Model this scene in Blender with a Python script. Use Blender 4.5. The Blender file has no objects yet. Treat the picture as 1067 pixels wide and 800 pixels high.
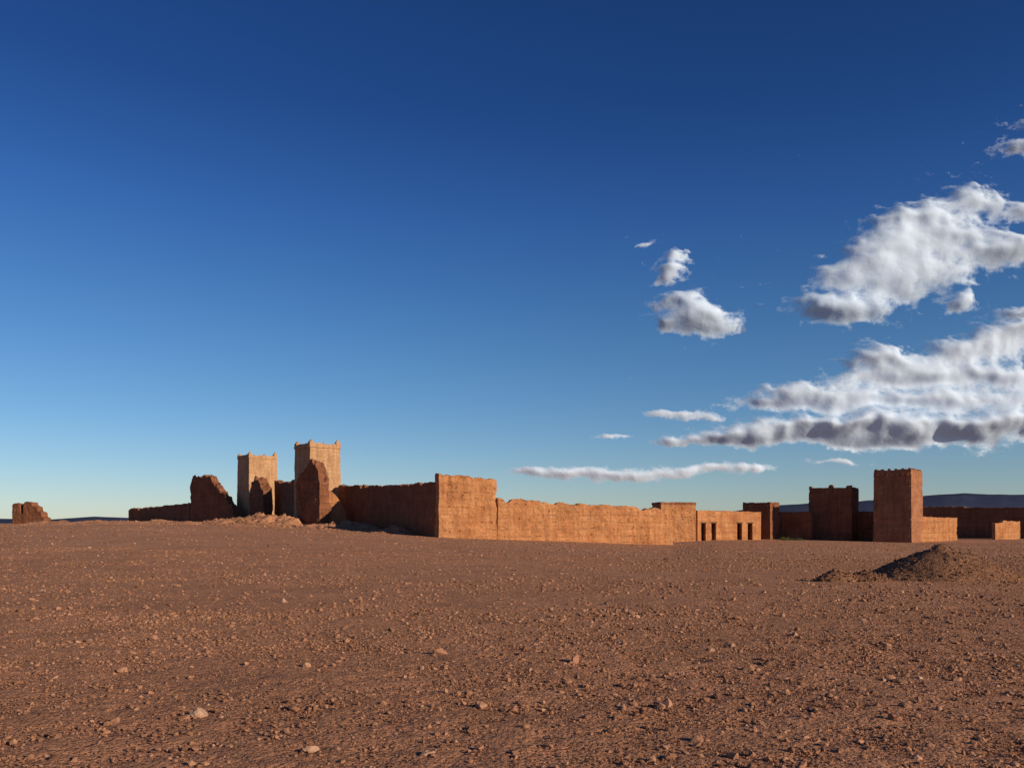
import bpy, bmesh, math
import numpy as np
rng = np.random.default_rng(7)
scene = bpy.context.scene

# ---------------------------------------------------------------- noise
def _h(ix, iy, iz, seed):
    n = (ix.astype(np.int64)*374761393 + iy.astype(np.int64)*668265263 + iz.astype(np.int64)*1274126177 + seed*974711) & 0xFFFFFFFF
    n = ((n ^ (n >> 13)) * 1274126177) & 0xFFFFFFFF
    n = ((n ^ (n >> 16)) * 2246822519) & 0xFFFFFFFF
    n = n ^ (n >> 15)
    return (n & 0xFFFFFF) / float(0xFFFFFF)
def noise3(x, y, z, seed=0):
    x, y, z = np.broadcast_arrays(np.asarray(x, float), np.asarray(y, float), np.asarray(z, float))
    ix, iy, iz = np.floor(x), np.floor(y), np.floor(z)
    fx, fy, fz = x-ix, y-iy, z-iz
    fx = fx*fx*fx*(fx*(fx*6-15)+10); fy = fy*fy*fy*(fy*(fy*6-15)+10); fz = fz*fz*fz*(fz*(fz*6-15)+10)
    r = 0
    for a in (0, 1):
        for b in (0, 1):
            for c in (0, 1):
                w = (fx if a else 1-fx)*(fy if b else 1-fy)*(fz if c else 1-fz)
                r = r + w*_h(ix+a, iy+b, iz+c, seed)
    return r*2-1
def fbm(x, y, z, o=4, seed=0, gain=0.5):
    r = 0; a = 1; s = 1; t = 0
    for i in range(o):
        r = r + a*noise3(x*s, y*s, z*s, seed+i*17); t += a
        a *= gain; s *= 2.03
    return r/t
def sstep(a, b, x):
    t = np.clip((x-a)/(b-a), 0, 1); return t*t*(3-2*t)

# ---------------------------------------------------------------- terrain
GU = [-1.5, -.6, -.45, -.36, -.28, -.2, -.087, -.018, .188, .24, .47, .6, 1.5]
GZ = [1.1, 1.3, 1.5, 1.35, 1.1, .75, .08, -.19, -1.1, -.85, -1.17, -1.0, -.8]
def terrain(X, Y):
    X, Y = np.broadcast_arrays(np.asarray(X, float), np.asarray(Y, float))
    d = np.sqrt(X*X+Y*Y)
    u = np.where(Y > 1, X/np.maximum(Y, 1), np.sign(X)*1.5)
    g = np.interp(np.clip(u, -1.5, 1.5), GU, GZ)
    s = sstep(22, 100, Y)
    z = s*g
    z = z + 0.03*fbm(X/1.7, Y/1.7, 0, 3, 3)*np.exp(-d/60) + 0.10*fbm(X/14, Y/14, 0, 3, 9)*sstep(8, 40, d)
    return z

# ---------------------------------------------------------------- mesh helper
def mesh_np(name, V, quads=None, tris=None, mat=None, smooth=False, attrs=None, parent=None):
    me = bpy.data.meshes.new(name)
    V = np.asarray(V, np.float32).reshape(-1, 3)
    nq = 0 if quads is None else len(quads); nt = 0 if tris is None else len(tris)
    loops = []
    if nq: loops.append(np.asarray(quads, np.int32).ravel())
    if nt: loops.append(np.asarray(tris, np.int32).ravel())
    L = np.concatenate(loops)
    starts = np.concatenate([np.arange(nq)*4, nq*4+np.arange(nt)*3]).astype(np.int32)
    tot = np.concatenate([np.full(nq, 4), np.full(nt, 3)]).astype(np.int32)
    me.vertices.add(len(V)); me.vertices.foreach_set("co", V.ravel())
    me.loops.add(len(L)); me.loops.foreach_set("vertex_index", L)
    me.polygons.add(nq+nt)
    me.polygons.foreach_set("loop_start", starts); me.polygons.foreach_set("loop_total", tot)
    me.polygons.foreach_set("use_smooth", np.full(nq+nt, smooth, bool))
    me.update(calc_edges=True); me.validate()
    if attrs:
        for k, a in attrs.items():
            at = me.attributes.new(k, 'FLOAT', 'POINT'); at.data.foreach_set("value", np.asarray(a, np.float32).ravel())
    if mat: me.materials.append(mat)
    ob = bpy.data.objects.new(name, me); scene.collection.objects.link(ob)
    if parent: ob.parent = parent
    return ob
def grid_quads(n, m):
    i = np.arange(n*m).reshape(n, m)
    return np.stack([i[:-1, :-1], i[1:, :-1], i[1:, 1:], i[:-1, 1:]], -1).reshape(-1, 4)
def empty(name):
    e = bpy.data.objects.new(name, None); scene.collection.objects.link(e); e.empty_display_size = 0.5; return e

# ---------------------------------------------------------------- materials
class NT:
    def __init__(s, name):
        s.m = bpy.data.materials.new(name); s.m.use_nodes = True
        s.t = s.m.node_tree; s.n = s.t.nodes; s.n.clear()
        s.out = s.n.new('ShaderNodeOutputMaterial')
    def link(s, a, b): s.t.links.new(a, b)
    def noise(s, vec, scale, detail=4, rough=.55):
        n = s.n.new('ShaderNodeTexNoise'); n.inputs['Scale'].default_value = scale
        n.inputs['Detail'].default_value = detail; n.inputs['Roughness'].default_value = rough
        s.link(vec, n.inputs['Vector']); return n.outputs['Fac']
    def ramp(s, fac, stops):
        r = s.n.new('ShaderNodeValToRGB'); e = r.color_ramp.elements
        while len(e) < len(stops): e.new(0.5)
        for el, (p, c) in zip(e, stops): el.position = p; el.color = (*c, 1) if len(c) == 3 else c
        s.link(fac, r.inputs['Fac']); return r.outputs['Color']
    def mix(s, fac, a, b, mode='MIX'):
        n = s.n.new('ShaderNodeMix'); n.data_type = 'RGBA'; n.blend_type = mode
        for sock, v in ((n.inputs[0], fac), (n.inputs[6], a), (n.inputs[7], b)):
            if isinstance(v, bpy.types.NodeSocket): s.link(v, sock)
            elif isinstance(v, (int, float)): sock.default_value = v
            else: sock.default_value = (*v, 1)
        return n.outputs[2]
    def math(s, op, a, b=0.0, c=None):
        n = s.n.new('ShaderNodeMath'); n.operation = op
        for sock, v in zip(n.inputs, (a, b) if c is None else (a, b, c)):
            if isinstance(v, bpy.types.NodeSocket): s.link(v, sock)
            else: sock.default_value = v
        return n.outputs[0]
    def pos(s, scale=(1, 1, 1)):
        g = s.n.new('ShaderNodeNewGeometry'); mp = s.n.new('ShaderNodeMapping'); mp.inputs['Scale'].default_value = scale
        s.link(g.outputs['Position'], mp.inputs['Vector']); return mp.outputs['Vector']
    def bump(s, h, dist, strength=1.0, prev=None):
        b = s.n.new('ShaderNodeBump'); b.inputs['Distance'].default_value = dist; b.inputs['Strength'].default_value = strength
        s.link(h, b.inputs['Height'])
        if prev: s.link(prev, b.inputs['Normal'])
        return b.outputs['Normal']
    def diffuse(s, col, normal=None, rough=.95):
        p = s.n.new('ShaderNodeBsdfPrincipled'); p.inputs['Roughness'].default_value = rough
        p.inputs['Specular IOR Level'].default_value = 0.15
        if isinstance(col, bpy.types.NodeSocket): s.link(col, p.inputs['Base Color'])
        else: p.inputs['Base Color'].default_value = (*col, 1)
        if normal: s.link(normal, p.inputs['Normal'])
        s.link(p.outputs[0], s.out.inputs['Surface']); return p

def adobe(name, c1, c2, c3, course=0.8, seamk=.38, bandk=.55):
    t = NT(name); P = t.pos(); n1 = t.noise(P, 0.55, 5, .6)
    col = t.ramp(n1, [(.3, c1), (.5, c2), (.72, c3)])
    streak = t.noise(t.pos((2.2, 2.2, .35)), 1.0, 5, .65)
    sc = t.ramp(streak, [(.32, (.64, .62, .60)), (.6, (1.04, 1.02, 1.0))])
    col = t.mix(.8, col, sc, 'MULTIPLY')
    band = t.noise(t.pos((.22, .22, 1.7)), 1.0, 5, .65)
    col = t.mix(bandk, col, t.ramp(band, [(.35, (.74, .72, .70)), (.62, (1.08, 1.07, 1.05))]), 'MULTIPLY')
    fine = t.noise(P, 4, 6, .74)
    fc = t.ramp(fine, [(.3, (.68, .66, .64)), (.65, (1.12, 1.12, 1.12))])
    col = t.mix(.8, col, fc, 'MULTIPLY')
    sx = t.n.new('ShaderNodeSeparateXYZ'); t.link(t.pos(), sx.inputs[0])
    wob = t.math('MULTIPLY_ADD', t.noise(P, .45, 4), .55, sx.outputs['Z'])
    fr = t.math('FRACT', t.math('DIVIDE', wob, course))
    seam = t.math('LESS_THAN', t.math('ABSOLUTE', t.math('SUBTRACT', fr, .5)), .04)
    seamn = t.math('MULTIPLY', seam, t.math('GREATER_THAN', t.noise(P, 1.1, 4), .53))
    col = t.mix(t.math('MULTIPLY', seamn, seamk), col, (c1[0]*.4, c1[1]*.4, c1[2]*.4))
    hgt = t.math('SUBTRACT', t.math('ADD', t.math('MULTIPLY', fine, .8), t.math('ADD', t.noise(P, 1.5, 5, .65), t.math('MULTIPLY', band, .5*bandk))), t.math('MULTIPLY', seamn, seamk))
    t.diffuse(col, t.bump(hgt, .22, 1.0)); return t.m
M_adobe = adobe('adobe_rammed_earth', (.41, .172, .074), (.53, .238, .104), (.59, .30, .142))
M_adobe_dk = adobe('adobe_dark_shaded', (.23, .092, .048), (.29, .120, .062), (.35, .152, .083))  # adobe darkened: shade of unlit walls put into the colour; also on parapet band
M_tan = adobe('adobe_tan_plaster', (.50, .28, .148), (.58, .34, .186), (.63, .395, .228), .6, .12, .25)
def plain(name, c):
    t = NT(name); n = t.noise(t.pos(), 6, 4, .6)
    t.diffuse(t.ramp(n, [(.3, tuple(v*.7 for v in c)), (.7, tuple(v*1.2 for v in c))]), t.bump(n, .03)); return t.m
M_wood = plain('weathered_wood', (.11, .065, .04))

def ground_mat(name='desert_ground', k=1.0, g=1.0):
    t = NT(name); P = t.pos()
    def c(r, gg, b): return (r*k, gg*k*g, b*k*g*g)
    big = t.noise(P, .05, 4, .6); mid = t.noise(P, .6, 5, .6); sm = t.noise(P, 9, 6, .7)
    col = t.ramp(big, [(.3, c(.48, .226, .122)), (.55, c(.54, .262, .144)), (.75, c(.59, .305, .172))])
    col = t.mix(.8, col, t.ramp(mid, [(.3, (.72, .71, .7)), (.65, (1.1, 1.09, 1.07))]), 'MULTIPLY')
    col = t.mix(.85, col, t.ramp(sm, [(.3, (.6, .59, .59)), (.62, (1.14, 1.13, 1.12))]), 'MULTIPLY')
    def vor(scale):
        v = t.n.new('ShaderNodeTexVoronoi'); v.inputs['Scale'].default_value = scale; t.link(P, v.inputs['Vector']); return v
    v1 = vor(26); v2 = vor(60)
    g1 = t.ramp(v1.outputs['Color'], [(.1, (.6, .58, .56)), (.5, (1, 1, 1)), (.95, (1.3, 1.28, 1.26))])
    col = t.mix(.7, col, g1, 'MULTIPLY')
    h1 = t.math('SUBTRACT', 1.0, v1.outputs['Distance']); h2 = t.math('SUBTRACT', 1.0, v2.outputs['Distance'])
    nb = t.bump(t.noise(P, .9, 8, .76), .22, .8)
    nb = t.bump(t.noise(P, 6, 6, .7), .06, .9, nb)
    nb = t.bump(h1, .020, 1.0, nb); nb = t.bump(h2, .008, .9, nb)
    t.diffuse(col, nb); return t.m
M_ground = ground_mat()
M_heap = ground_mat('heap_gravel', .58, 1.03)
def stone_mat(name='desert_stone', k=1.0):
    t = NT(name); a = t.n.new('ShaderNodeAttribute'); a.attribute_name = 'tone'
    def c(r, g, b): return (r*k, g*k, b*k)
    col = t.ramp(a.outputs['Fac'], [(0, c(.15, .074, .046)), (.45, c(.33, .162, .093)), (.82, c(.43, .228, .138)), (.95, c(.49, .30, .20)), (1, c(.56, .43, .33))])
    n = t.noise(t.pos(), 30, 5, .65)
    col = t.mix(.7, col, t.ramp(n, [(.3, (.7, .68, .66)), (.7, (1.15, 1.13, 1.1))]), 'MULTIPLY')
    t.diffuse(col, t.bump(n, .012)); return t.m
M_stone = stone_mat(); M_stone_dk = stone_mat('heap_stone', .62)

# ---------------------------------------------------------------- ground sheet
N = 1150
u = np.linspace(-1, 1, N); A_, B_ = 2.1, 8.5
ax = A_*np.sinh(B_*u)
GX, GY = np.meshgrid(ax, ax+9.5, indexing='ij')
GZz = terrain(GX, GY)
near = np.exp(-np.sqrt(GX**2+(GY-9)**2)/25)
GZz = GZz + near*(0.028*fbm(GX/.30, GY/.30, 0, 4, 31, .6))
mesh_np('desert_ground', np.stack([GX, GY, GZz], -1), grid_quads(N, N), mat=M_ground, smooth=True)

# ---------------------------------------------------------------- stones
def templates(sub, n):
    bm = bmesh.new(); bmesh.ops.create_icosphere(bm, subdivisions=sub, radius=1.0)
    v = np.array([p.co[:] for p in bm.verts]); f = np.array([[q.index for q in p.verts] for p in bm.faces]); bm.free()
    T = []
    for k in range(n):
        r = 1+.42*noise3(v[:, 0]*1.3+k*7.3, v[:, 1]*1.3, v[:, 2]*1.3, 50+k)+.16*noise3(v[:, 0]*3+k, v[:, 1]*3, v[:, 2]*3, 90+k)
        w = v*r[:, None]
        for j in range(4):
            nn = rng.normal(size=3); nn /= np.linalg.norm(nn); dd = w@nn; c = .62
            w = w-np.maximum(dd-c, 0)[:, None]*nn
        T.append(w)
    return np.array(T), f
T1, F1 = templates(1, 12); T2, F2 = templates(2, 12); T3, F3 = templates(3, 12)
def stones(xs, ys, zs, r, T, F, tone=None):
    n = len(xs)
    if n == 0: return None
    k = rng.integers(0, len(T), n); V = T[k].copy()
    V *= np.stack([rng.uniform(.8, 1.35, n), rng.uniform(.7, 1.1, n), rng.uniform(.45, .85, n)], -1)[:, None, :]
    a = rng.uniform(0, 6.283, n); b = rng.uniform(-.45, .45, n)
    cb, sb = np.cos(b)[:, None], np.sin(b)[:, None]
    x, z = V[..., 0]*cb-V[..., 2]*sb, V[..., 0]*sb+V[..., 2]*cb
    ca, sa = np.cos(a)[:, None], np.sin(a)[:, None]
    X, Y = x*ca-V[..., 1]*sa, x*sa+V[..., 1]*ca
    P = np.stack([X, Y, z], -1)*r[:, None, None]+np.stack([xs, ys, zs+r*.18], -1)[:, None, :]
    FF = F[None]+(np.arange(n)*V.shape[1])[:, None, None]
    if tone is None: tone = np.clip(rng.beta(1.9, 2.3, n), 0, 1)
    return P.reshape(-1, 3), FF.reshape(-1, 3), np.repeat(tone, V.shape[1])
def join_stones(name, parts, parent=None, mat=None):
    V = []; F = []; A = []; o = 0
    for p in parts:
        if p is None: continue
        V.append(p[0]); F.append(p[1]+o); A.append(p[2]); o += len(p[0])
    return mesh_np(name, np.concatenate(V), tris=np.concatenate(F), mat=mat or M_stone, attrs={'tone': np.concatenate(A)}, parent=parent)

def scatter(n, d0, d1, r0, r1, power, half=.72):
    d = np.sqrt(rng.uniform(d0**2, d1**2, n)); s = rng.uniform(-half, half, n)
    X = s*d; Y = d
    p = fbm(X/2.3, Y/2.3, 0, 3, 77)+.35*fbm(X/9, Y/9, 0, 2, 78)+.25*np.clip(s, -.6, .6)
    keep = rng.uniform(size=n) < sstep(-.65, .5, p)*.84+.16
    X, Y = X[keep], Y[keep]; m = len(X)
    r = r0*(1-rng.uniform(size=m)*(1-(r0/r1)**power))**(-1/power)
    return X, Y, terrain(X, Y), r
parts = []
X, Y, Z, r = scatter(130000, 3.5, 16, .0068, .044, 2.3); parts.append(stones(X, Y, Z, r, T1, F1))
X, Y, Z, r = scatter(70000, 14, 45, .016, .074, 2.55); parts.append(stones(X, Y, Z, r, T1, F1))
X, Y, Z, r = scatter(22000, 40, 120, .04, .13, 2.8); parts.append(stones(X, Y, Z, r, T1, F1))
X, Y, Z, r = scatter(900, 4.5, 24, .03, .066, 2.2); parts.append(stones(X, Y, Z, r, T2, F2))
join_stones('gravel', parts)
for (x, y, r, tn) in [(-2.62, 7.15, .075, .95), (-.27, 7.5, .06, .85), (-4.6, 17.2, .08, .92), (-.86, 10.4, .08, .6), (-1.42, 6.0, .05, .93),
                      (-1.9, 7.4, .06, .35), (.72, 9.8, .07, .5), (-4.2, 9.2, .05, .8), (2.6, 9.4, .06, .5), (-2.3, 9.6, .05, .85), (1.35, 6.3, .05, .5), (3.9, 8.6, .065, .3), (-.6, 5.9, .045, .93)]:
    P = stones(np.array([x]), np.array([y]), terrain(np.array([x]), np.array([y])), np.array([r]), T3, F3, np.array([tn]))
    join_stones('rock', [P])

# ---------------------------------------------------------------- heaps
def patch(name, cx, cy, hx, hy, hfun, res, mat, rock_n=0, rr=(.02, .06), sink=.06, T=(T1, F1), smat=None):
    n = int(2*hx/res)+1; m = int(2*hy/res)+1
    X, Y = np.meshgrid(np.linspace(cx-hx, cx+hx, n), np.linspace(cy-hy, cy+hy, m), indexing='ij')
    Z = terrain(X, Y)+hfun(X, Y)-sink
    root = empty(name)
    mesh_np('earth', np.stack([X, Y, Z], -1), grid_quads(n, m), mat=mat, smooth=True, parent=root)
    if rock_n:
        x = rng.uniform(cx-hx, cx+hx, rock_n); y = rng.uniform(cy-hy, cy+hy, rock_n); h = hfun(x, y)
        k = h > sink; x, y, h = x[k], y[k], h[k]
        r = rr[0]*(1-rng.uniform(size=len(x))*(1-(rr[0]/rr[1])**2.2))**(-1/2.2)
        join_stones('stones', [stones(x, y, terrain(x, y)+h-sink, r, *T)], parent=root, mat=smat)
    return root
def cone(cx, cy, rx, ry, h, seed):
    def f(X, Y):
        q = np.sqrt(((X-cx)/rx)**2+((Y-cy)/ry)**2)*(1+.14*noise3(X*.9, Y*.9, 0, seed))
        c = np.clip(1-q, 0, 1)
        return h*(c**.9*1.0)*(1.12-.12*c)+c**.4*(.07*fbm(X/.3, Y/.3, 0, 4, seed, .65)+.03)*np.sign(c)
    return f
f1 = cone(12.35, 24.6, 2.0, 1.8, 1.02, 5); f1b = cone(13.3, 24.8, 1.4, 1.3, .80, 6); f1c = cone(11.5, 24.4, 1.2, 1.1, .5, 7)
patch('gravel_heap', 12.5, 24.6, 2.9, 2.1, lambda X, Y: np.maximum(np.maximum(f1(X, Y), f1b(X, Y)), f1c(X, Y)), .045, M_heap, 5600, (.013, .06), smat=M_stone_dk)
f2 = cone(9.0, 23.6, .85, .5, .40, 8); f2b = cone(9.8, 23.7, .8, .5, .30, 9)
patch('gravel_heap', 9.3, 23.6, 1.5, 1.0, lambda X, Y: np.maximum(f2(X, Y), f2b(X, Y)), .04, M_heap, 2400, (.015, .10), smat=M_stone_dk)

def rub(X, Y):
    a = 1.0*np.exp(-(((X+20)/5)**2+((Y-104)/4.5)**2))+1.35*np.exp(-(((X+31)/6.5)**2+((Y-112)/6)**2)) \
        + .8*np.exp(-(((X+13.5)/2.6)**2+((Y-97)/2.6)**2))+.7*np.exp(-(((X+40)/8)**2+((Y-118)/6)**2))
    n = fbm(X/2.2, Y/2.2, 0, 5, 21, .6)
    return np.clip(a*(1+1.1*n)-.12, -.2, 3)
patch('rubble_mound', -28, 107, 26, 17, rub, .16, M_ground, 6200, (.07, .34), .08)
def berm(X, Y):
    a = .55*np.exp(-(((Y-132-.1*(X+60))/5)**2))*sstep(-82, -70, X)*(1-sstep(-46, -40, X))
    return a*(1+.9*fbm(X/2.5, Y/2.5, 0, 4, 33, .6))
patch('earth_berm', -62, 132, 22, 14, berm, .3, M_ground, 1200, (.07, .25), .08)

# ---------------------------------------------------------------- walls / blocks
def block(name, p0, dr, L, T, top, z0=-2.5, res=.16, mat=None, parent=None, amp=.05, rag=.10, holes=None, batter=0.0, seed=0, ragscale=.8):
    dr = np.array(dr, float); dr /= np.linalg.norm(dr); nl_ = np.array([-dr[1], dr[0]])
    p0 = np.array(p0, float)
    nl = max(2, int(round(L/res))); nt = max(2, int(round(T/res)))
    U = np.linspace(0, L, nl+1); W = np.linspace(0, T, nt+1)
    ring = [(i, 0) for i in range(nl)]+[(nl, j) for j in range(nt)]+[(i, nt) for i in range(nl, 0, -1)]+[(0, j) for j in range(nt, 0, -1)]
    ring = np.array(ring); R = len(ring)
    ou = np.where(ring[:, 0] == nl, 1., 0.)-np.where(ring[:, 0] == 0, 1., 0.)
    ow = np.where(ring[:, 1] == nt, 1., 0.)-np.where(ring[:, 1] == 0, 1., 0.)
    tf = top if callable(top) else (lambda a, b: np.full(np.shape(a), float(top)))
    def H(a, b):
        wx = p0[0]+dr[0]*a+nl_[0]*b; wy = p0[1]+dr[1]*a+nl_[1]*b
        return tf(a, b)+rag*fbm(wx/ragscale, wy/ragscale, seed*3.1, 4, 11+seed, .6)
    ru, rw = U[ring[:, 0]], W[ring[:, 1]]
    Ht = H(ru, rw); maxh = float(np.max(Ht))
    nv = max(2, int(round((maxh-z0)/res)))
    v = np.linspace(0, 1, nv+1)
    zr = z0+v[:, None]*(maxh-z0)*np.ones((1, R))
    zz = np.minimum(zr, Ht[None]-(1-v[:, None])*.01)
    zz[-1] = Ht
    uu = np.broadcast_to(ru, zz.shape).copy(); ww = np.broadcast_to(rw, zz.shape).copy()
    wx = p0[0]+dr[0]*uu+nl_[0]*ww; wy = p0[1]+dr[1]*uu+nl_[1]*ww
    off = amp*(fbm(wx/1.6, wy/1.6, zz/1.6, 4, 5+seed, .6)) - .35*amp*np.abs(noise3(wx/.5, wy/.5, zz/.5, 3))
    off = off+batter*(maxh-zz)
    if holes:
        hi, hj, dep = holes
        jj = np.arange(nv+1)[:, None]; ii = np.arange(R)[None]
        jit = (noise3(ii*.9, jj//hj*5.3, 0, 8)*1.6).astype(int)
        jz = (np.round((maxh-zr)/res)).astype(int)+jit
        mk = (jz % hj == hj-2) & (((ii+(jz//hj)*3) % hi) == 0) & (zr < Ht-.3) & (rng.uniform(size=zz.shape) < .5)
        off = off-mk*dep*rng.uniform(.4, 1, zz.shape)
        wash = sstep(.15, .5, fbm(wx/1.1, wy/1.1, zz/.8, 4, 66+seed, .6))*.10
        off = off-wash
    uu += ou*off; ww += ow*off
    X = p0[0]+dr[0]*uu+nl_[0]*ww; Y = p0[1]+dr[1]*uu+nl_[1]*ww
    V = np.stack([X, Y, zz], -1).reshape(-1, 3)
    idx = np.arange((nv+1)*R).reshape(nv+1, R)
    nx = np.roll(idx, -1, axis=1)
    Q = np.stack([idx[:-1], nx[:-1], nx[1:], idx[1:]], -1).reshape(-1, 4)
    cap = -np.ones((nl+1, nt+1), int); cap[ring[:, 0], ring[:, 1]] = idx[-1]
    ii, jj = np.where(cap < 0); base = len(V)
    cap[ii, jj] = base+np.arange(len(ii))
    cu, cw = U[ii], W[jj]
    CV = np.stack([p0[0]+dr[0]*cu+nl_[0]*cw, p0[1]+dr[1]*cu+nl_[1]*cw, H(cu, cw)], -1)
    V = np.concatenate([V, CV]) if len(ii) else V
    CQ = np.stack([cap[:-1, :-1], cap[1:, :-1], cap[1:, 1:], cap[:-1, 1:]], -1).reshape(-1, 4)
    return mesh_np(name, V, np.concatenate([Q, CQ]), mat=mat or M_adobe, smooth=False, parent=parent)

A = (.864, .503); Brev = (.503, -.864); C = (.8, -.6); C2 = (.7, -.714)
def lin(xs, ys): return lambda a, b: np.interp(a, xs, ys)
def notched(f, seed, dep=.35, n=7, L=25.):
    r2 = np.random.default_rng(seed); c = r2.uniform(0, L, n); w_ = r2.uniform(.25, .9, n); d_ = r2.uniform(.3, 1, n)*dep
    def g(a, b):
        z = f(a, b)
        for ci, wi, di in zip(c, w_, d_): z = z-di*(1-sstep(wi*.7, wi, np.abs(np.asarray(a)-ci)))
        return z
    return g

w = empty('corner_bastion_wall')
block('face', (-7.7, 90), A, 6.95, .9, notched(lin([0, 2, 4, 6.95], [6.85, 6.75, 6.62, 6.44]), 3, .14, 4, 7), parent=w, rag=.18, holes=(9, 7, .2), res=.13, batter=.012, amp=.12)
w = empty('perimeter_wall')
def topA(a, b):
    return np.interp(a, [0, 3, 7, 12, 18, 22, 25], [4.3, 4.2, 4.02, 3.86, 3.6, 3.42, 3.25])+.04*np.sign(np.sin(a*2.2+np.sin(a*.9)*3))
block('face', (-1.55, 93.85), A, 25.0, .7, notched(topA, 5, .18, 12, 25), parent=w, rag=.22, holes=(9, 7, .2), res=.13, seed=2, batter=.012, amp=.15)
w = empty('perimeter_wall')
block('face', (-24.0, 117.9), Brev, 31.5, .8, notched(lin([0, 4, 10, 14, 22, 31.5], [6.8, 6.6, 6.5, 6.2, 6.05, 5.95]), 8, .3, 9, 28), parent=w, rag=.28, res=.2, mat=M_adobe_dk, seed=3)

def tower(name, p0, L, T, ztop, dr=(.75, .66), mat=M_tan, seed=0, horn=.8):
    e = empty(name); d = np.array(dr)/np.linalg.norm(dr); n = np.array([-d[1], d[0]]); p0 = np.array(p0)
    block('shaft', p0, d, L, T, ztop-.55, parent=e, res=.17, mat=mat, rag=.02, amp=.08, batter=.014, seed=seed)
    q = p0-d*.10-n*.10
    block('cornice', q, d, L+.2, T+.2, ztop-.34, z0=ztop-.57, parent=e, res=.14, mat=mat, rag=.03, amp=.05, seed=seed+1)
    block('parapet', p0, d, L, .3, ztop, z0=ztop-.36, parent=e, res=.12, mat=mat, rag=.2, amp=.03, seed=seed+2)
    block('parapet', p0+n*(T-.3), d, L, .3, ztop, z0=ztop-.36, parent=e, res=.12, mat=mat, rag=.2, amp=.03, seed=seed+3)
    block('parapet', p0+n*.31, d, .3, T-.62, ztop-.01, z0=ztop-.36, parent=e, res=.12, mat=mat, rag=.2, amp=.03, seed=seed+4)
    block('parapet', p0+n*.31+d*(L-.3), d, .3, T-.62, ztop-.01, z0=ztop-.36, parent=e, res=.12, mat=mat, rag=.2, amp=.03, seed=seed+5)
    s = .66; k = 0
    for (a, b) in [(-.06, -.06), (L-s+.06, -.06), (-.06, T-s+.06), (L-s+.06, T-s+.06)]:
        hk = horn*(.75+.35*((seed+k*7) % 5)/4)
        f = lambda u, w_, hk=hk: ztop-.02+hk*np.clip(1.05-1.3*np.sqrt(((u-s/2)/s)**2+((w_-s/2)/s)**2), .12, 1)
        block('corner_horn', p0+d*a+n*b, d, s, s, f, z0=ztop-.38, parent=e, res=.1, mat=mat, rag=.08, amp=.04, seed=seed+6+k); k += 1
    return e
tower('gate_tower', (-27.4, 115.8), 4.6, 4.4, 12.5, seed=1)
tower('gate_tower', (-45.6, 148), 5.2, 4.7, 13.5, seed=31)
w = empty('ruined_buttress')
block('standing_pier', (-28.5, 113.0), C2, 5.6, 1.5, lin([0, .5, 1.6, 2.6, 3.6, 4.4, 5.0, 5.6], [6.8, 7.6, 8.3, 9.3, 9.6, 9.2, 8.0, 6.8]), parent=w, rag=.9, ragscale=.7, res=.15, amp=.26, mat=M_adobe_dk, seed=4, batter=.01)
block('broken_wing', (-24.9, 109.9), A, 3.7, 1.6, lin([0, .5, .9, 1.6, 2.3, 3.0, 3.4, 3.7], [7.6, 7.0, 6.2, 5.8, 5.0, 4.1, 3.2, 2.4]), parent=w, rag=.7, ragscale=.6, res=.15, amp=.22, mat=M_adobe, seed=24, batter=.03)
w = empty('gate_wall')
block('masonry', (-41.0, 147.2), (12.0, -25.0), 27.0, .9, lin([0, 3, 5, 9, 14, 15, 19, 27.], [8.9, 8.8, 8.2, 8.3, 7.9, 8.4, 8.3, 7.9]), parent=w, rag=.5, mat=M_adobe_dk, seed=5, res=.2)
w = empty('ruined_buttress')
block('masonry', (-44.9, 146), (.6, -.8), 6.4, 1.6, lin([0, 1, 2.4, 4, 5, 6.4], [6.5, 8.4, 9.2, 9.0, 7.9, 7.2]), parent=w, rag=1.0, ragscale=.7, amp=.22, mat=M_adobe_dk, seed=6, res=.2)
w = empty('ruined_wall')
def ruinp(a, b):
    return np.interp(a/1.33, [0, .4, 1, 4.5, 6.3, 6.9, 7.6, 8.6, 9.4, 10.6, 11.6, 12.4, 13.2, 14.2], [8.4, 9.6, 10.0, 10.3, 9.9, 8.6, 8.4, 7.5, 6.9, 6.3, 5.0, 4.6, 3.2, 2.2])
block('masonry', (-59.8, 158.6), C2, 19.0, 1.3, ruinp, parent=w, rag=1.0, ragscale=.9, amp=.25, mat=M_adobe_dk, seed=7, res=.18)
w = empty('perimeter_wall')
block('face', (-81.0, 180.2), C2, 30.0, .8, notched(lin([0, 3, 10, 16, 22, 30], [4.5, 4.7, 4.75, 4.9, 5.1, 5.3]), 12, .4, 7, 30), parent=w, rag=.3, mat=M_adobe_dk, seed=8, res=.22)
w = empty('ruined_wall')
block('masonry', (-82.3, 140.5), (.95, -.31), 6.7, 1.3, lin([0, .12, 1.5, 1.65, 2.3, 2.42, 2.7, 4.1, 4.25, 5.1, 5.25, 6.1, 6.2, 6.7], [4.6, 4.9, 4.85, 3.2, 3.0, 4.8, 5.15, 5.0, 4.45, 4.3, 3.6, 3.4, 2.6, 2.4]), parent=w, rag=.22, ragscale=.6, amp=.10, res=.12, mat=M_adobe_dk, seed=10)

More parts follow.
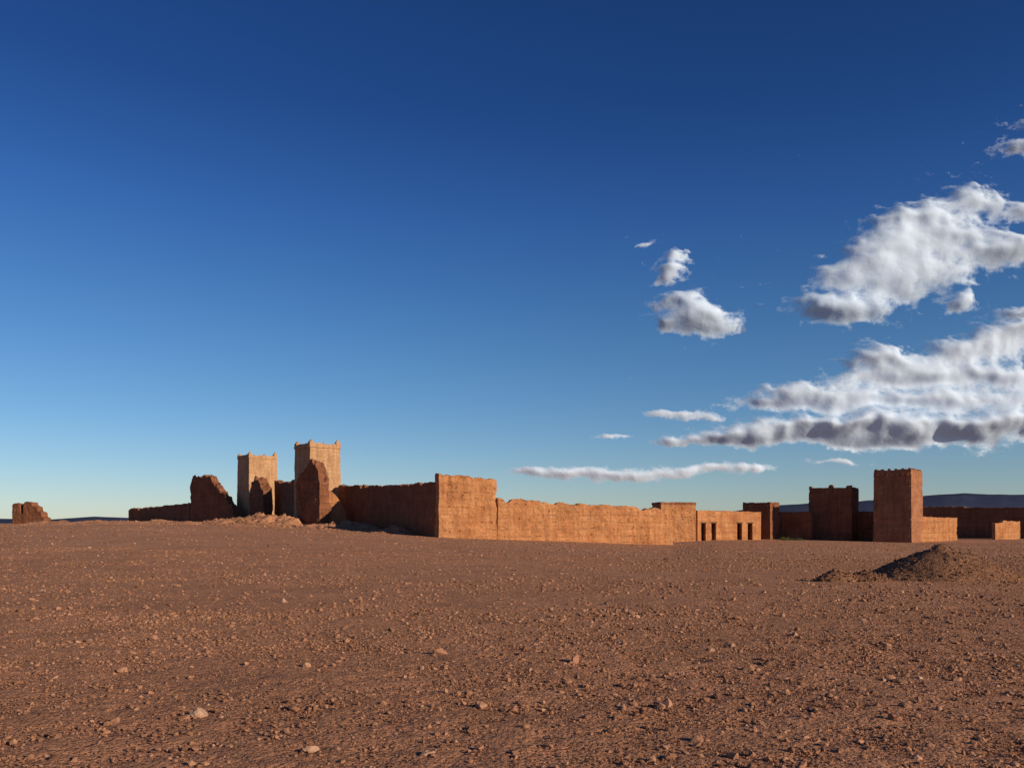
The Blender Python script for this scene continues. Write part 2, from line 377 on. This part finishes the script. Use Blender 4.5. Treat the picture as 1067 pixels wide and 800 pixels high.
# ---- right-hand buildings
w = empty('adobe_building')
block('walls', (21.35, 122.3), (.97, .24), 5.45, 3.2, 4.35, parent=w, rag=.04, seed=12, holes=(8, 8, .15))
block('parapet_band', (21.3, 122.25), (.97, .24), 5.55, 3.3, 4.62, z0=4.3, parent=w, rag=.1, seed=13, mat=M_adobe_dk)
w = empty('adobe_row_building')
d = np.array(A); n = np.array([-d[1], d[0]]); o = np.array([27.1, 124.6]); LT = 12.9
doors = [(.7, 1.6), (2.7, 3.6), (7.9, 8.9), (10.1, 11.1)]
zt, zd = 3.45, 1.6
cur = 0.0
for (a, b) in doors+[(LT, LT)]:
    if a-cur > .05: block('wall_pier', o+d*cur, d, a-cur, .5, zd, parent=w, rag=.0, amp=.02, seed=14, res=.14)
    cur = b
block('upper_wall', o-d*.02-n*.003, d, LT+.04, .52, lin([0, 4, 8, 13], [zt+.05, zt, zt-.05, zt-.12]), z0=zd-.003, parent=w, rag=.16, amp=.03, seed=15, res=.13)
for (a, b) in doors:
    block('lintel', o+d*(a-.15)-n*.05, d, b-a+.3, .2, zd+.16, z0=zd+.0, parent=w, rag=0, amp=0, mat=M_wood, res=.1)
block('back_wall', o+n*4.5, d, LT, .5, zt-.2, parent=w, seed=16, res=.3)
block('roof', o+n*.55+d*.02, d, LT-.04, 3.9, zt-.5, z0=zt-.75, parent=w, seed=16, res=.3, rag=.03)
block('side_wall', o+n*.53+d*0, d, .5, 3.95, zt-.2, parent=w, seed=17, res=.3)
block('side_wall', o+n*.53+d*(LT-.5), d, .5, 3.95, zt-.2, parent=w, seed=18, res=.3)

def sqtower(name, p0, L, T, zt, dr=C2, mat=M_adobe_dk, seed=0, prof=None):
    e = empty(name); d = np.array(dr)/np.linalg.norm(dr); n = np.array([-d[1], d[0]]); p0 = np.array(p0)
    block('shaft', p0, d, L, T, zt-.25, parent=e, res=.15, mat=mat, rag=.03, amp=.05, batter=.008, seed=seed, holes=(7, 8, .1))
    block('parapet', p0+d*.02+n*.02, d, L-.04, .35, prof or (lambda a, b: zt+.0*a), z0=zt-.27, parent=e, res=.12, mat=mat, rag=.18, amp=.02, seed=seed+1)
    block('parapet', p0+d*.02+n*(T-.37), d, L-.04, .35, zt, z0=zt-.27, parent=e, res=.12, mat=mat, rag=.18, amp=.02, seed=seed+2)
    block('parapet', p0+d*(L-.37)+n*.39, d, .35, T-.78, zt, z0=zt-.27, parent=e, res=.12, mat=mat, rag=.18, amp=.02, seed=seed+3)
    return e
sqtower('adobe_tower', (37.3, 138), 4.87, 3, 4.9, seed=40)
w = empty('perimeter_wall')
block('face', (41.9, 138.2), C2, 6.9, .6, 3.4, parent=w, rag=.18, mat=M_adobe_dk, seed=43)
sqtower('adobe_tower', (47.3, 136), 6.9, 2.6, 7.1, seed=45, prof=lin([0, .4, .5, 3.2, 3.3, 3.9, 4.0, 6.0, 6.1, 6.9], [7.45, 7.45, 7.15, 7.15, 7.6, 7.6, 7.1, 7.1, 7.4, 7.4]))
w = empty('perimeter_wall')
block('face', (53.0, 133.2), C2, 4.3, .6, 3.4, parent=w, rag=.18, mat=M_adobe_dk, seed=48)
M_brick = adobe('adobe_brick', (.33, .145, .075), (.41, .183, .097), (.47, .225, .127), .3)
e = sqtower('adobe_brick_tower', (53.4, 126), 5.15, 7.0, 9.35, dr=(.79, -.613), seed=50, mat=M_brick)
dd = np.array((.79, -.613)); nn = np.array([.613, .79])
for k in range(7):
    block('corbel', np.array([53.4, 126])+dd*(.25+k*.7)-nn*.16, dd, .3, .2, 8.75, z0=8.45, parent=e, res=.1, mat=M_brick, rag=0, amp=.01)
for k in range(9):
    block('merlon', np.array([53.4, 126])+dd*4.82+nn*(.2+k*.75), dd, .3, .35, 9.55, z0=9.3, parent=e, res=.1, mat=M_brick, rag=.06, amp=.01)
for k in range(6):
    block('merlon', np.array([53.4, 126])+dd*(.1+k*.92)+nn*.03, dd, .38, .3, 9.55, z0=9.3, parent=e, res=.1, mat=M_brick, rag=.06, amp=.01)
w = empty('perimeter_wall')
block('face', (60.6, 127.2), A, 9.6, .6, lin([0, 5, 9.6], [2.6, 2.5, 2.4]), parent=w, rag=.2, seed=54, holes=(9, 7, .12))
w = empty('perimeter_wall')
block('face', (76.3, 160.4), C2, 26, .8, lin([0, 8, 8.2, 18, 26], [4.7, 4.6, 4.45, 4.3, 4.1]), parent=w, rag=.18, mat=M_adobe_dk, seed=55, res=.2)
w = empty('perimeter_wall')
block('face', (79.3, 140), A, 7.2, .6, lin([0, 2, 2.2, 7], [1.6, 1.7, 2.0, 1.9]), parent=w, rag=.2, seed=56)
M_leaf = plain('shrub_leaves', (.075, .085, .03))
def shrub(cx, cy, R, seed):
    r2 = np.random.default_rng(seed); n = 300
    c = r2.normal(size=(n, 3))*[R*.5, R*.4, R*.2]; c[:, 2] = np.abs(c[:, 2])
    zb = terrain(np.array([cx]), np.array([cy]))[0]
    V = []; F = []
    for i in range(n):
        a = r2.normal(size=3)*.09; b = r2.normal(size=3)*.09; p = c[i]+[cx, cy, zb]
        V += [p-a, p+b, p+a]; F.append([3*i, 3*i+1, 3*i+2])
    mesh_np('desert_shrub', V, tris=F, mat=M_leaf)
shrub(41.8, 130.5, .8, 1); shrub(43.6, 130.0, .6, 2)

# ---------------------------------------------------------------- distant hills
def hills():
    az = np.linspace(-1.25, 1.25, 900); D = np.array([4300, 4500, 4700, 4850, 5000]); pr = np.array([0, .45, .85, 1.0, .6])
    hpx = np.interp(np.tan(az), [-3, -.62, -.54, -.49, -.44, -.40, .0, .22, .3, .40, .47, .53, .6, .8, 3], [8, 6, 5, 8, 6.5, 4, 3, 8, 20, 23, 28, 33, 31, 26, 15])
    hh = hpx/889*4850*(1+.08*fbm(az*14, 0, 0, 4, 60))
    Xh = D[None]*np.tan(az)[:, None]*np.ones((1, 5)); Yh = D[None]*np.ones((900, 1))
    Zh = -3+hh[:, None]*pr[None]*(1+.12*fbm(Xh/260, Yh/120, 0, 3, 61)*np.array([0, 1, .6, 0, 0])[None])
    t = NT('hills_haze_blue'); n = t.noise(t.pos(), .006, 5, .6)
    t.diffuse(t.ramp(n, [(.35, (.018, .028, .065)), (.65, (.038, .046, .085))]), rough=1)  # aerial haze put into the base colour as dark blue
    mesh_np('hills', np.stack([Xh, Yh, Zh], -1), grid_quads(900, 5), mat=t.m, smooth=True)
hills()

# ---------------------------------------------------------------- clouds (soft relief sheets of vapour, lit by the sun lamp)
def cloud_mat():
    t = NT('cloud_vapour')
    a = t.n.new('ShaderNodeAttribute'); a.attribute_name = 'dens'
    P = t.pos()
    nz = t.noise(P, .016, 9, .62)
    v = t.math('ADD', a.outputs['Fac'], t.math('MULTIPLY', t.math('SUBTRACT', nz, .5), .50))
    mr = t.n.new('ShaderNodeMapRange'); mr.interpolation_type = 'SMOOTHSTEP'
    mr.inputs['From Min'].default_value = .02; mr.inputs['From Max'].default_value = .66
    t.link(v, mr.inputs['Value'])
    edge = t.n.new('ShaderNodeMapRange'); edge.inputs['From Min'].default_value = .0; edge.inputs['From Max'].default_value = .14
    t.link(a.outputs['Fac'], edge.inputs['Value'])
    al = t.math('MULTIPLY', t.math('MULTIPLY', mr.outputs[0], .97), edge.outputs[0])
    d = t.n.new('ShaderNodeBsdfDiffuse'); d.inputs['Color'].default_value = (.68, .81, .98, 1)
    t.link(t.bump(nz, 26, .18), d.inputs['Normal'])
    tl = t.n.new('ShaderNodeBsdfTranslucent'); tl.inputs['Color'].default_value = (.68, .81, .98, 1)
    ms = t.n.new('ShaderNodeMixShader'); ms.inputs[0].default_value = .18
    t.link(d.outputs[0], ms.inputs[1]); t.link(tl.outputs[0], ms.inputs[2])
    tr = t.n.new('ShaderNodeBsdfTransparent'); mx = t.n.new('ShaderNodeMixShader')
    t.link(al, mx.inputs[0]); t.link(tr.outputs[0], mx.inputs[1]); t.link(ms.outputs[0], mx.inputs[2])
    t.link(mx.outputs[0], t.out.inputs['Surface']); return t.m
M_cloud = cloud_mat()
def gauss(F, s):
    n, m = F.shape; p = int(4*s)+2
    G = np.pad(F, p, mode='constant')
    fx = np.fft.fftfreq(G.shape[0])[:, None]; fy = np.fft.fftfreq(G.shape[1])[None]
    K = np.exp(-2*(np.pi*s)**2*(fx*fx+fy*fy))
    return np.real(np.fft.ifft2(np.fft.fft2(G)*K))[p:p+n, p:p+m]
def cloud(D, blobs, seed=0, step=.7, sx=1.0, wisp=.65, relief=1.0, cover=0.0, leank=1.0):
    k = D/1000.0; b = np.array(blobs, float)
    x0, x1 = (b[:, 0]-b[:, 2]*2.3).min()-14, (b[:, 0]+b[:, 2]*2.3).max()+14; y0, y1 = (b[:, 1]-b[:, 3]*2.5).min()-10, (b[:, 1]+b[:, 3]*2.5).max()+10
    x1 = min(x1, 760.0)
    nx = int((x1-x0)/step)+1; ny = int((y1-y0)/step)+1
    X, Y = np.meshgrid(np.linspace(x0, x1, nx), np.linspace(y0, y1, ny), indexing='ij')
    w1 = 22*fbm(X/46, Y/30, seed, 6, 70, .62); w2 = 13*sx*fbm(X/46+9, Y/30+5, seed, 6, 71, .62)
    Xw, Yw = X+w1, Y+w2
    body = np.zeros_like(X); lean = np.zeros_like(X); wsum = np.full_like(X, 1e-3)
    for (cx, cy, rx, ry) in b:
        dx = (Xw-cx)/rx; dy = (Yw-cy)/ry
        dy = np.where(dy < 0, dy*1.25, dy)
        q = dx*dx+dy*dy
        f = np.exp(-q*.75); body = 1-(1-body)*(1-f*.93)
        lean += f*np.clip(dy, -1.4, 1.4)*min(ry, 16); wsum += f
    lean = lean/np.maximum(wsum, .6)
    bil = np.abs(fbm(X/27, Y/18, seed+3, 6, 72, .58))*2.4
    wis = fbm(X/17, Y/8, seed+6, 6, 73, .64)
    d = body+(.45-bil)*wisp*.65*(1.15-body)+wis*wisp*.5*(1.25-body)
    d = (d-.34+cover)*1.15
    d = np.clip(d, 0, 1.0)
    ed = np.minimum(np.minimum(X-x0, x1-X)/6, np.minimum(Y-y0, y1-Y)/5); d = d*sstep(0, 1, ed)
    s = 1/step
    H = 30*gauss(d, 12*s)+7*gauss(d*(1-.5*bil), 5*s)+2.2*gauss(d*(1-.5*bil+.3*wis), 1.8*s)+gauss(lean*d, 3.5*s)*1.35*leank
    H = H*relief
    V = np.stack([X*k, D-H*k, 1.6+Y*k], -1)
    mesh_np('cloud', V, grid_quads(nx, ny), mat=M_cloud, smooth=True, attrs={'dens': d})
def pxb(L, s=1.0):
    return [((a-533)/.889, (545-b)/.889, c/.889*s, d/.889*s) for a, b, c, d in L]
cloud(5400, pxb([(1008, 214, 36, 20), (940, 234, 32, 16), (975, 252, 54, 26), (1035, 268, 38, 18), (900, 276, 38, 19), (955, 288, 56, 20), (850, 322, 34, 14), (885, 330, 34, 13), (1000, 318, 16, 12), (925, 262, 36, 21), (1060, 222, 18, 10), (1072, 264, 24, 12), (925, 307, 40, 15), (870, 296, 28, 13)]), seed=1, leank=1.2)
cloud(5400, pxb([(1074, 138, 18, 9), (1066, 160, 24, 11)]), seed=2, cover=.12)
cloud(5600, pxb([(728, 333, 27, 17), (706, 316, 22, 11), (700, 343, 12, 7), (745, 342, 22, 10)]), seed=3, cover=.05)
cloud(5600, pxb([(704, 273, 16, 9), (690, 288, 17, 8)]), seed=4, cover=.05)
cloud(5600, pxb([(672, 256, 12, 4.5)]), seed=14, cover=-.03)
# the broad layered bank: one cloud with several decks
cloud(4700, pxb([(1035, 364, 56, 20), (985, 376, 38, 14), (905, 379, 34, 13), (1060, 350, 32, 14), (930, 396, 62, 13), (1025, 398, 84, 15), (845, 412, 52, 12), (1000, 420, 95, 12), (880, 424, 66, 10), (800, 424, 34, 8),
                 (810, 452, 60, 10), (880, 447, 60, 13), (950, 452, 84, 14), (1035, 446, 66, 15), (1090, 440, 40, 17), (755, 458, 44, 6.5), (705, 461, 20, 4), (890, 463, 90, 8)]), seed=5, leank=1.9, cover=.03)
cloud(3700, pxb([(570, 493, 38, 4.4), (610, 497, 42, 6.5), (655, 500, 37, 4.8), (690, 494, 37, 5.6), (735, 490, 34, 6), (780, 485, 28, 5.4), (545, 492, 18, 3.8)]), seed=7, step=.5, sx=.6, cover=-.02)
cloud(3900, pxb([(705, 434, 30, 4), (690, 431, 18, 3.4), (735, 438, 18, 3.4)]), seed=8, step=.5, sx=.5, cover=-.03)
cloud(3900, pxb([(637, 455, 18, 3.6)]), seed=9, step=.5, sx=.5, cover=-.04)
cloud(3700, pxb([(870, 481, 34, 3.8)]), seed=11, step=.5, sx=.5, cover=-.05)
cloud(5000, pxb([(1060, 328, 30, 9)]), seed=10, sx=.7, cover=.05)

# ---------------------------------------------------------------- light, sky
EL = math.radians(18.0); sh = np.array([.8, -.6])
sd = bpy.data.lights.new('sun', 'SUN'); sd.energy = 5.0; sd.angle = math.radians(.5); sd.color = (1.0, .84, .63)
so = bpy.data.objects.new('sun', sd); scene.collection.objects.link(so)
from mathutils import Vector
so.rotation_euler = Vector((sh[0]*math.cos(EL), sh[1]*math.cos(EL), math.sin(EL))).to_track_quat('Z', 'Y').to_euler()
so.location = (60, -45, 40)
wd = bpy.data.worlds.new('World'); scene.world = wd; wd.use_nodes = True
nt = wd.node_tree; bg = nt.nodes['Background']
sky = nt.nodes.new('ShaderNodeTexSky'); sky.sky_type = 'NISHITA'; sky.sun_disc = False
sky.sun_elevation = EL; sky.sun_rotation = math.atan2(.8, -.6)
sky.altitude = 1100; sky.air_density = 1.0; sky.dust_density = .3; sky.ozone_density = 3.0
tc = nt.nodes.new('ShaderNodeTexCoord'); sp = nt.nodes.new('ShaderNodeSeparateXYZ'); nt.links.new(tc.outputs['Generated'], sp.inputs[0])
rp = nt.nodes.new('ShaderNodeValToRGB'); el = rp.color_ramp.elements
st = [(0.0, (.90, .90, 1.32)), (.12, (.62, .83, 1.24)), (.27, (.40, .72, 1.14)), (.44, (.17, .40, .79)), (1.0, (.12, .28, .62))]
while len(el) < len(st): el.new(.5)
for e_, (p, c) in zip(el, st): e_.position = p; e_.color = (*c, 1)
rp.color_ramp.interpolation = 'B_SPLINE'
nt.links.new(sp.outputs['Z'], rp.inputs[0])
mx = nt.nodes.new('ShaderNodeMix'); mx.data_type = 'RGBA'; mx.blend_type = 'MULTIPLY'; mx.inputs[0].default_value = 1
nt.links.new(sky.outputs[0], mx.inputs[6]); nt.links.new(rp.outputs[0], mx.inputs[7])
nt.links.new(mx.outputs[2], bg.inputs[0]); bg.inputs[1].default_value = .09

cam = bpy.data.cameras.new('camera'); co = bpy.data.objects.new('camera', cam); scene.collection.objects.link(co)
co.location = (0, 0, 1.6); co.rotation_euler = (math.radians(90), 0, 0)
cam.lens = 30; cam.sensor_width = 36; cam.shift_y = 145/1067; cam.clip_start = .1; cam.clip_end = 20000
scene.camera = co
scene.view_settings.view_transform = 'Standard'; scene.view_settings.look = 'None'; scene.view_settings.exposure = 0
